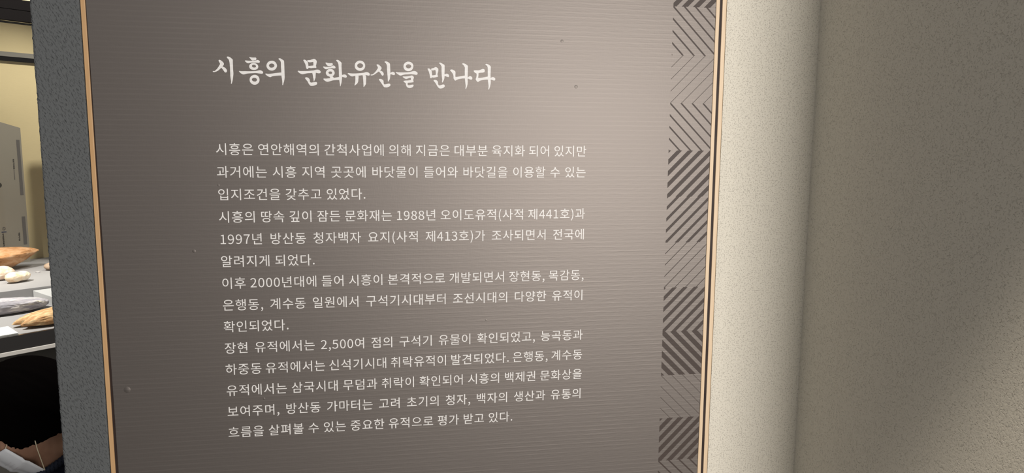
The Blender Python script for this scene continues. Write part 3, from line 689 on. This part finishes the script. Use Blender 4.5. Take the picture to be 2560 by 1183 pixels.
link('lid', box(UA, UB, 0.05, DEPTH, 2.36, 2.40, cw), case, M_CEIL)
gl = link('glass_pane', box(UA, UB, -0.006, -0.001, DECK - 0.0002, GTOP - 0.0005, cw), case, M_GLASS)
tag(gl, 'clear front glass')

# case lamps sit under the lid
lamp('case_spot', 'SPOT', cw(-0.28, 0.46, 2.28), cw(0.20, 0.50, DECK), 185.0, (1.0, 0.955, 0.89),
     spot_size=math.radians(70), spot_blend=0.9, shadow_soft_size=0.025)
lamp('case_wall_spot', 'SPOT', cw(0.90, 0.50, 2.25), cw(0.42, DEPTH, 1.25), 42.0, (1.0, 0.94, 0.84),
     spot_size=math.radians(75), spot_blend=0.7, shadow_soft_size=0.03)

# grey board with slanted top, printed in vertical columns
bd = empty('info_board', cw(0.42, 1.29, TIER))
tag(bd, 'grey board with slanted top printed in vertical columns, standing in the case', 'board')
BN = 1.28
prof = [(0.05, TIER), (0.512, TIER), (0.512, 1.574), (0.05, 1.722)]
bm = bmesh.new()
fr = [bm.verts.new(cw(u, BN, z)) for u, z in prof]
bk = [bm.verts.new(cw(u, BN + 0.03, z)) for u, z in prof]
bm.faces.new(fr)
bm.faces.new(bk[::-1])
for i in range(4):
    bm.faces.new((fr[i], bk[i], bk[(i + 1) % 4], fr[(i + 1) % 4]))
link('board_face', bm_mesh(bm), bd, M_BOARD)


def print_rects(name, rects, m):
    bm = bmesh.new()
    for u0, u1, z0, z1 in rects:
        box_bm(bm, u0, u1, BN - 0.0008, BN, z0, z1, cw)
    return link(name, bm_mesh(bm), bd, m)


print_rects('picture_column', [(0.492, 0.505, 1.262, 1.519)], M_INK_GREY)
print_rects('picture_column', [(0.490, 0.504, 1.030, 1.162)], M_INK_GREY)
rnd = random.Random(4)
for u, za, zb in ((0.4745, 1.385, 1.428), (0.474, 1.05, 1.085), (0.41, 1.03, 1.085)):
    rects = []
    z = za
    while z < zb:
        h = rnd.uniform(0.004, 0.008)
        rects += [(u - 0.003, u + 0.003, z, z + h * 0.35), (u + rnd.uniform(-0.003, 0), u + 0.003, z + h * 0.5, z + h)]
        z += h + 0.002
    print_rects('vertical_lettering', rects, M_INK)
rects = []
z = 1.335
while z < 1.38:
    rects.append((0.4725, 0.4755, z, z + 0.003))
    z += 0.0045
print_rects('vertical_lettering', rects, M_INK_GREY)
print_rects('underline_mark', [(0.405, 0.4245, 1.0935, 1.0975)], M_INK_BLUE)
bm = bmesh.new()                                 # small ring emblem with an S curve above the underline
cu_, cz_, r0, r1 = 0.4155, 1.111, 0.0065, 0.0050
ri = []
for i in range(24):
    t = i * math.tau / 24
    ri.append([bm.verts.new(cw(cu_ + r * math.cos(t), BN - 0.0006, cz_ + r * 1.25 * math.sin(t))) for r in (r0, r1)])
for i in range(24):
    a, b = ri[i], ri[(i + 1) % 24]
    bm.faces.new((a[0], b[0], b[1], a[1]))
pts = [(0.0028, 0.0035), (0.0, 0.005), (-0.0028, 0.003), (0.0, 0.0), (0.0028, -0.003), (0.0, -0.005), (-0.0028, -0.0035)]
for (x0, y0), (x1, y1) in zip(pts, pts[1:]):
    dx, dy = x1 - x0, y1 - y0
    ll = math.hypot(dx, dy)
    nx, ny = -dy / ll * 0.0006, dx / ll * 0.0006
    bm.faces.new([bm.verts.new(cw(cu_ + a, BN - 0.0007, cz_ + b)) for a, b in ((x0 + nx, y0 + ny), (x1 + nx, y1 + ny), (x1 - nx, y1 - ny), (x0 - nx, y0 - ny))])
me = bpy.data.meshes.new('m')
bm.to_mesh(me)
bm.free()
link('round_emblem', me, bd, M_INK_GREY)
bm = bmesh.new()
bmesh.ops.create_circle(bm, cap_ends=True, segments=28, radius=0.011)
for q in bm.verts:
    q.co = Vector(cw(0.410 + q.co.x, BN - 0.0008, 1.312 + q.co.y * 1.1))
me = bpy.data.meshes.new('m')
bm.to_mesh(me)
bm.free()
link('printed_dot', me, bd, M_INK)

sb = link('shadow_board', box(0.700, 1.12, 1.0, 1.02, TIER + 0.0003, 1.745, cw, 0.001), None, M_BROWN)  # added out of view behind the wall end to cast the back panel's shadow
tag(sb, 'unseen plain brown board added so its shadow falls on the cream back wall beside the grey board', 'board')

# low riser block beside the raised deck, name card, peg
bl = link('riser_block', box(0.279, 0.62, 0.330, 0.555, DECK + 0.0003, DECK + 0.035, cw, 0.001), None, M_BLOCK)
tag(bl, 'low pale grey block on the lower deck beside the raised deck', 'display block')
bm = bmesh.new()
q0 = [(-0.09, 0.006), (0.052, 0.006), (0.062, 0.128), (-0.09, 0.128)]
lo = [bm.verts.new(cw(a, b, DECK + 0.0003)) for a, b in q0]
hi = [bm.verts.new(cw(a, b, DECK + 0.0045)) for a, b in q0]
bm.faces.new(hi)
bm.faces.new(lo[::-1])
for i in range(4):
    bm.faces.new((lo[i], lo[(i + 1) % 4], hi[(i + 1) % 4], hi[i]))
cd = link('label_card', bm_mesh(bm), None, M_CARD)
tag(cd, 'blank white card lying at the front edge of the lower deck', 'card')
bm = bmesh.new()
bmesh.ops.create_uvsphere(bm, u_segments=16, v_segments=8, radius=1.0)
for q in bm.verts:
    q.co = Vector(cw(0.424 + q.co.x * 0.009, 0.93 + q.co.y * 0.012, TIER + 0.0005 + max(q.co.z, -0.1) * 0.003 + 0.0004))
pg = link('number_tag', bm_mesh(bm), None, M_TAG, True)
tag(pg, 'tiny round pale tag lying on the raised deck', 'tag')

# ------------------------------------------------------------------ stones


def stone(name, u, n, z, size, yaw, seed, shape, m, facets=0.05, fine=0.02, layers=0.0, tilt=0.0):
    """A worked stone resting with its lowest point on height z."""
    bm = bmesh.new()
    bmesh.ops.create_icosphere(bm, subdivisions=5, radius=1.0)
    off = Vector((seed * 3.7, seed * 1.3, seed * 7.1))
    for q in bm.verts:
        d = q.co.normalized()
        p = Vector(shape(d))
        k = 1.0 + facets * noise.noise(d * 1.7 + off) + facets * 0.5 * noise.noise(d * 4.0 + off) + fine * noise.noise(d * 9.0 + off) + fine * 0.6 * noise.noise(d * 21.0 + off)
        p = Vector((p.x * (1 + (k - 1) * 0.35), p.y * k, p.z * k))
        if layers:
            s = p.z * 7 + 2.0 * noise.noise(Vector((p.x * 2, p.y * 2, 0)) + off)
            p.y *= 1 + layers * (s - math.floor(s) - 0.5)
        q.co = Vector((p.x * size[0] / 2, p.y * size[1] / 2, p.z * size[2] / 2))
    rot = Matrix.Rotation(tilt, 4, 'Y')
    for q in bm.verts: q.co = rot @ q.co
    zmin = min(q.co.z for q in bm.verts)
    me = bm_mesh(bm)
    for q in me.vertices: q.co.z -= zmin
    o = link(name, me, None, m, True)
    o.location = cw(u, n, z + 0.0004)
    o.rotation_euler = (0, 0, math.atan2(CU.y, CU.x) + yaw)
    return o


def hull(d):
    x, y, z = d
    up = 0.62 * (1 - 0.35 * abs(x)) if z > 0 else 1.0
    x = math.copysign(abs(x) ** 0.8, x)
    k = 1.0 if z > 0 else 1.0 - 0.34 * (-z) ** 0.8
    taper = 1 - 0.45 * max(x, 0) ** 2
    return (x * k, y * taper * (k * 0.6 + 0.4), z * up * 0.9 + 0.14 * x * x)


def pebble(d):
    x, y, z = d
    s = lambda a: math.copysign(abs(a) ** 0.9, a)
    return (s(x), s(y), s(z) if z > 0 else s(z) * 0.8)


def lobed(d):
    x, y, z = d
    return (math.copysign(abs(x) ** 0.85, x), y, z * (1 - 0.20 * math.exp(-((x - 0.1) / 0.25) ** 2)))


def slab(d):
    x, y, z = d
    s = lambda a, e: math.copysign(abs(a) ** e, a)
    return (s(x, 0.75), s(y, 0.75), s(z, 0.6) * (1 - 0.35 * max(x, 0)) * (1.0 if z > 0 else 0.6))


def tongue(d):
    x, y, z = d
    notch = 0.30 * math.exp(-((y + 0.05) / 0.28) ** 2) * max(-x, 0) ** 2
    s = lambda a, e: math.copysign(abs(a) ** e, a)
    return (s(x, 0.85) * (1 - notch), s(y, 0.85) * (1 - 0.25 * max(-x, 0) ** 2), s(z, 0.8) * (1 - 0.5 * max(-x, 0) ** 1.5) * (1.0 if z > 0 else 0.35))


tag(stone('orange_core_stone', 0.335, 1.115, TIER, (0.315, 0.17, 0.135), 0.0, 3, hull, M_ST_ORANGE, 0.10, 0.04),
    'large pointed orange stone tool on the raised deck under the grey board', 'stone')
tag(stone('pale_pebble', 0.262, 0.842, TIER, (0.100, 0.070, 0.062), 0.2, 5, pebble, M_ST_PALE, 0.10, 0.02),
    'pale pink round stone directly behind the cream stone on the raised deck', 'stone')
tag(stone('cream_pebble', 0.287, 0.735, TIER, (0.098, 0.060, 0.046), 0.35, 8, lobed, M_ST_CREAM, 0.07, 0.015),
    'cream two-lobed stone at the front of the raised deck', 'stone')
tag(stone('brown_pebble', 0.262, 0.955, TIER, (0.11, 0.07, 0.046), 0.1, 12, pebble, M_ST_PALE, 0.08, 0.02),
    'flat pinkish stone half hidden between orange stone and pale pink stone', 'stone')
tag(stone('tan_pebble', 0.500, 0.952, TIER, (0.088, 0.06, 0.038), 0.0, 15, pebble, M_ST_BROWN, 0.08, 0.01),
    'small smooth tan pebble alone beside the grey wall edge', 'stone')
tag(stone('slate_blade', 0.128, 0.372, DECK, (0.270, 0.12, 0.062), 0.0, 21, slab, M_ST_SLATE, 0.10, 0.04, 0.07),
    'flat layered grey slate blade on the lower deck', 'stone')
tag(stone('ochre_blade', 0.200, 0.098, DECK, (0.285, 0.125, 0.070), 0.10, 27, tongue, M_ST_OCHRE, 0.10, 0.05),
    'long ochre stone blade at the front of the lower deck, right of the card', 'stone')

# ------------------------------------------------------------------ child looking down at the case
M_SKIN = mat('skin', (0.34, 0.19, 0.125), 0.55, 0.35)
L(M_SKIN, ramp(M_SKIN, noise_tex(M_SKIN, coords(M_SKIN), 40.0), [(0.35, (0.32, 0.175, 0.115)), (0.65, (0.37, 0.21, 0.14))]), P(M_SKIN).inputs['Base Color'])
M_HAIR = mat('black_hair', (0.0022, 0.0018, 0.0018), 1.0, 0.0)
vech = coords(M_HAIR, (220, 220, 25))
L(M_HAIR, bump(M_HAIR, noise_tex(M_HAIR, vech, 1.0), 0.001, 0.4), P(M_HAIR).inputs['Normal'])
M_NAVY = mat('navy_knit', (0.010, 0.012, 0.026), 0.85, 0.2)
L(M_NAVY, bump(M_NAVY, noise_tex(M_NAVY, coords(M_NAVY, (400, 400, 200)), 1.0), 0.0015, 0.8), P(M_NAVY).inputs['Normal'])
M_COLLAR = mat('navy_rib', (0.022, 0.027, 0.045), 0.85, 0.2)
M_TROUSER = mat('grey_trousers', (0.06, 0.06, 0.065), 0.85, 0.2)
M_SHOE = mat('dark_shoe', (0.03, 0.03, 0.03), 0.5, 0.4)
M_MASK = mat('white_mask', (0.78, 0.80, 0.84), 0.8, 0.2)
M_LOOP = mat('pale_elastic', (0.75, 0.66, 0.48), 0.8, 0.2)
M_EYE = mat('eye', (0.03, 0.02, 0.015), 0.15, 0.6)

HC = Vector((-0.528, 0.556, 0.938))              # head centre
FH = Vector((-0.93, -0.20, 0)).normalized()     # where the child faces, level
PIT = math.radians(46)
ZU = Vector((0, 0, 1))
HF = FH * math.cos(PIT) - ZU * math.sin(PIT)     # face direction
HU = FH * math.sin(PIT) + ZU * math.cos(PIT)     # crown direction
HS = HF.cross(HU)                                # the child's right


def hp(f, s, u):
    return HC + HF * f + HS * s + HU * u


def capsule(bm, a, b, ra, rb, flat=None):
    a, b = Vector(a), Vector(b)
    ax = (b - a)
    ln = ax.length
    q = ax.to_track_quat('Z', 'Y').to_matrix() if ln > 1e-6 else Matrix.Identity(3)
    seg, rings = 18, []
    prof = [(-math.cos(t) * ra, math.sin(t) * ra) for t in (0.35, 0.8, 1.2, math.pi / 2)] + \
           [(ln - math.cos(t) * rb, math.sin(t) * rb) for t in (math.pi / 2, 1.95, 2.35, 2.8)]
    for z, r in prof:
        ring = []
        for i in range(seg):
            t = i * math.tau / seg
            p = a + q @ Vector((math.cos(t) * r, math.sin(t) * r, z))
            ring.append(bm.verts.new(p))
        rings.append(ring)
    for k in range(len(rings) - 1):
        for i in range(seg):
            bm.faces.new((rings[k][i], rings[k][(i + 1) % seg], rings[k + 1][(i + 1) % seg], rings[k + 1][i]))
    bm.faces.new(rings[0][::-1])
    bm.faces.new(rings[-1])


def ellipsoid(bm, c, axes):
    r = bmesh.ops.create_icosphere(bm, subdivisions=3, radius=1.0)
    for q in r['verts']:
        p = q.co.copy()
        q.co = Vector(c) + axes[0] * p.x + axes[1] * p.y + axes[2] * p.z


def fuse(bm, voxel, smooth=6):
    """Melt overlapping volumes into one continuous skin."""
    me = bm_mesh(bm)
    o = bpy.data.objects.new('fuse', me)
    COL.objects.link(o)
    md = o.modifiers.new('r', 'REMESH')
    md.mode = 'VOXEL'
    md.voxel_size = voxel
    ms = o.modifiers.new('s', 'SMOOTH')
    ms.iterations = smooth
    ms.factor = 0.5
    out = bpy.data.meshes.new_from_object(o.evaluated_get(bpy.context.evaluated_depsgraph_get()))
    bpy.data.objects.remove(o)
    out.materials.clear()
    return out


kid = empty('person', (HC.x - FH.x * 0.14, HC.y - FH.y * 0.14, 0.0))
tag(kid, 'person with black hair, navy sweater and white mask bending down by the case', 'person')
NECK = HC - FH * 0.035 - ZU * 0.130
CHEST = HC - FH * 0.120 - ZU * 0.275
PELV = HC - FH * 0.190 - ZU * 0.470
RT = FH.cross(ZU)                                # the child's right, level
shoulders = [CHEST + ZU * 0.075 + RT * sgn * 0.118 for sgn in (-1, 1)]
elbows = [shoulders[i] + RT * sgn * 0.035 + FH * 0.03 - ZU * 0.165 for i, sgn in enumerate((-1, 1))]
wrists = [elbows[i] - RT * sgn * 0.075 + FH * 0.135 - ZU * 0.02 for i, sgn in enumerate((-1, 1))]
knees = [PELV + RT * sgn * 0.065 + FH * 0.06 - ZU * 0.235 for sgn in (-1, 1)]
ankles = [Vector((PELV.x, PELV.y, 0.055)) + RT * sgn * 0.070 + FH * 0.0 for sgn in (-1, 1)]

bm = bmesh.new()
ellipsoid(bm, hp(-0.006, 0, 0.018), (HF * 0.088, HS * 0.072, HU * 0.082))
ellipsoid(bm, hp(0.030, 0, -0.040), (HF * 0.056, HS * 0.056, HU * 0.060))         # jaw
capsule(bm, hp(0.080, 0, 0.002), hp(0.094, 0, -0.026), 0.006, 0.010)              # nose
for sgn in (-1, 1):
    ellipsoid(bm, hp(-0.004, sgn * 0.074, -0.012), (HF * 0.017, HS * 0.008, HU * 0.026))   # ears
    ellipsoid(bm, hp(0.052, sgn * 0.034, -0.022), (HF * 0.024, HS * 0.026, HU * 0.024))    # cheeks
capsule(bm, hp(-0.020, 0, -0.050), NECK - FH * 0.022 - ZU * 0.035, 0.043, 0.047)
capsule(bm, NECK - FH * 0.03 - ZU * 0.03, CHEST, 0.050, 0.085)
for i in (0, 1):
    capsule(bm, NECK - FH * 0.035 - ZU * 0.035, shoulders[i], 0.036, 0.038)
    capsule(bm, shoulders[i], elbows[i], 0.036, 0.028)
    capsule(bm, elbows[i], wrists[i], 0.028, 0.019)
    capsule(bm, PELV + RT * (i * 2 - 1) * 0.055, knees[i], 0.062, 0.044)
    capsule(bm, knees[i], ankles[i], 0.043, 0.029)
    # hand: palm, four bent fingers of different lengths and a side thumb
    hd_ = (wrists[i] - elbows[i]).normalized()
    side = RT * (-1 if i else 1)
    pc = wrists[i] + hd_ * 0.032
    ellipsoid(bm, pc, (hd_ * 0.034, side * 0.025, hd_.cross(side) * 0.012))
    for k, (off, ln) in enumerate(((0.019, 0.036), (0.0065, 0.041), (-0.0065, 0.038), (-0.019, 0.029))):
        a = pc + hd_ * 0.024 + side * off
        b = a + hd_ * ln * 0.55 - ZU * 0.006
        capsule(bm, a, b, 0.0062, 0.0057)
        capsule(bm, b, b + hd_ * ln * 0.35 - ZU * ln * 0.40, 0.0057, 0.0048)
    a = pc + side * 0.020 - hd_ * 0.010
    capsule(bm, a, a + side * 0.016 + hd_ * 0.022 - ZU * 0.004, 0.0075, 0.0060)
    capsule(bm, a + side * 0.016 + hd_ * 0.022 - ZU * 0.004, a + side * 0.018 + hd_ * 0.042 - ZU * 0.012, 0.0060, 0.0050)
capsule(bm, CHEST, PELV, 0.085, 0.080)
link('body', fuse(bm, 0.0040, 4), kid, M_SKIN, True)

for sgn in (-1, 1):
    bm = bmesh.new()
    ellipsoid(bm, hp(0.074, sgn * 0.030, 0.006), (HF * 0.008, HS * 0.010, HU * 0.007))
    link('eye', bm_mesh(bm), kid, M_EYE, True)

bm = bmesh.new()                                 # hair: thick cap, open at the face and under the jaw
bmesh.ops.create_icosphere(bm, subdivisions=6, radius=1.0)
for q in bm.verts:
    d = q.co.normalized()
    f, s, u = d.x, d.y, d.z
    rag = 0.07 * noise.noise(Vector((f * 6, s * 6, u * 2.0))) + 0.07 * noise.noise(Vector((f * 45, s * 45, 3)))
    lim = -0.66 + 0.52 * max(0.0, f) - 0.52 * max(0.0, -f) + rag       # lower hairline
    face = f > 0.52 + rag and u < 0.62
    k = 1.0
    if u < lim: k = 1.0 - min(1.0, (lim - u) * 5.0) * 0.34
    if face: k = min(k, 1.0 - min(1.0, (f - 0.52 - rag) * 6.0) * 0.30)
    k *= 1.0 + 0.012 * noise.noise(Vector((math.atan2(s, -f) * 7, u * 1.5, 2))) + 0.006 * noise.noise(Vector((math.atan2(s, -f) * 26, u * 2.5, 5)))
    q.co = hp(-0.014 + f * 0.104 * k, s * 0.092 * k, 0.004 + u * 0.109 * k)
link('hair', bm_mesh(bm), kid, M_HAIR, True)

bm = bmesh.new()                                 # mask over nose and mouth
rows = []
for j in range(13):
    v_ = j / 12.0
    row = []
    for i in range(25):
        t = (i / 24.0 - 0.5) * 2
        ang = t * 1.24 * (1 - 0.10 * abs(v_ - 0.45))
        r = 0.083 - 0.012 * abs(v_ - 0.4) + 0.016 * math.exp(-(t / 0.22) ** 2) + (0.0035 if 0.42 < v_ < 0.55 else 0.0)
        r *= 1 - 0.10 * v_ * (1 - abs(t))
        u = -0.004 - 0.116 * v_ - 0.014 * abs(t) * (1 - v_) + 0.016 * abs(t) * v_
        row.append(hp(0.022 + r * math.cos(ang) * (1.0 - 0.1 * v_), r * 0.92 * math.sin(ang), u))
    rows.append(row)
va = [[bm.verts.new(p) for p in row] for row in rows]
for j in range(12):
    for i in range(24):
        bm.faces.new((va[j][i], va[j][i + 1], va[j + 1][i + 1], va[j + 1][i]))
bmesh.ops.recalc_face_normals(bm, faces=bm.faces[:])
bmesh.ops.solidify(bm, geom=bm.faces[:], thickness=0.0012)
mk = link('face_mask', bm_mesh(bm), kid, M_MASK, True)
tag(mk, 'white face mask')
bm = bmesh.new()                                 # rows of tiny faint stamped marks on the mask's side
for j, i0 in ((4, 3), (5, 3), (6, 3)):
    for q in range(10):
        a, b = rows[j][i0 + q // 2], rows[j][i0 + q // 2 + 1]
        c = a.lerp(b, 0.25 + 0.5 * (q % 2))
        ex, ey = (b - a).normalized(), (rows[j + 1][i0 + q // 2] - a).normalized()
        nn = ex.cross(ey)
        if nn.dot(c - hp(0, 0, -0.05)) < 0: nn = -nn
        c += nn * 0.0016
        bm.faces.new([bm.verts.new(c + ex * sx * 0.0009 + ey * sy * 0.0006) for sx, sy in ((-1, -1), (1, -1), (1, 1), (-1, 1))])
me = bpy.data.meshes.new('m')
bm.to_mesh(me)
bm.free()
link('stamped_print', me, mk, mat('faint_pink_ink', (0.66, 0.60, 0.64), 0.8, 0.2))
for sgn in (-1, 1):
    i = 24 if sgn > 0 else 0
    for j in (0, 12):
        bm = bmesh.new()
        a, b = rows[j][i], hp(-0.016, sgn * 0.080, 0.006 if j == 0 else -0.022)
        m_ = (a + b) / 2 + HS * sgn * 0.006
        capsule(bm, a, m_, 0.0009, 0.0009)
        capsule(bm, m_, b, 0.0009, 0.0009)
        link('ear_loop', bm_mesh(bm), mk, M_LOOP, True)

bm = bmesh.new()                                 # sweater
capsule(bm, NECK - FH * 0.034 - ZU * 0.025, CHEST, 0.064, 0.098)
capsule(bm, CHEST, PELV + ZU * 0.03, 0.098, 0.096)
for i in (0, 1):
    capsule(bm, NECK - FH * 0.035 - ZU * 0.030, shoulders[i], 0.046, 0.048)
    capsule(bm, shoulders[i], elbows[i], 0.046, 0.039)
    capsule(bm, elbows[i], wrists[i] - (wrists[i] - elbows[i]) * 0.10, 0.038, 0.030)
link('sweater', fuse(bm, 0.006, 5), kid, M_NAVY, True)
bm = bmesh.new()                                 # ribbed collar: two twisted strands round the neck
ctr, nrm = NECK - FH * 0.012 + ZU * 0.020, (ZU * 0.86 + FH * 0.5).normalized()
e1 = nrm.cross(RT).normalized()
e2 = nrm.cross(e1)
for ph in (0, math.pi):
    pts = []
    for i in range(160):
        t = i * math.tau / 160
        w = t * 26 + ph
        rr = 0.0585 + 0.0042 * math.cos(w)
        pts.append(ctr + (e1 * math.cos(t) * 1.05 + e2 * math.sin(t)) * rr + nrm * 0.0042 * math.sin(w))
    rings = []
    for i, p in enumerate(pts):
        tan = (pts[(i + 1) % 160] - pts[i - 1]).normalized()
        x = tan.cross(nrm).normalized()
        y = tan.cross(x)
        rings.append([bm.verts.new(p + (x * math.cos(k * math.tau / 6) + y * math.sin(k * math.tau / 6)) * 0.0046) for k in range(6)])
    for i in range(160):
        for k in range(6):
            bm.faces.new((rings[i][k], rings[i][(k + 1) % 6], rings[(i + 1) % 160][(k + 1) % 6], rings[(i + 1) % 160][k]))
link('collar', bm_mesh(bm), kid, M_COLLAR, True)
bm = bmesh.new()                                 # trousers
for i in (0, 1):
    capsule(bm, PELV + RT * (i * 2 - 1) * 0.050, knees[i], 0.078, 0.056)
    capsule(bm, knees[i], ankles[i] + ZU * 0.03, 0.056, 0.046)
capsule(bm, PELV + ZU * 0.03, PELV - ZU * 0.02, 0.09, 0.09)
link('trousers', fuse(bm, 0.007, 4), kid, M_TROUSER, True)
for i in (0, 1):
    bm = bmesh.new()
    a = Vector((ankles[i].x, ankles[i].y, 0.038)) - FH * 0.02
    capsule(bm, a, a + FH * 0.10 - ZU * 0.006, 0.037, 0.031)
    me = fuse(bm, 0.006, 3)
    for q in me.vertices: q.co.z = max(q.co.z, 0.001)
    link('shoe', me, kid, M_SHOE, True)
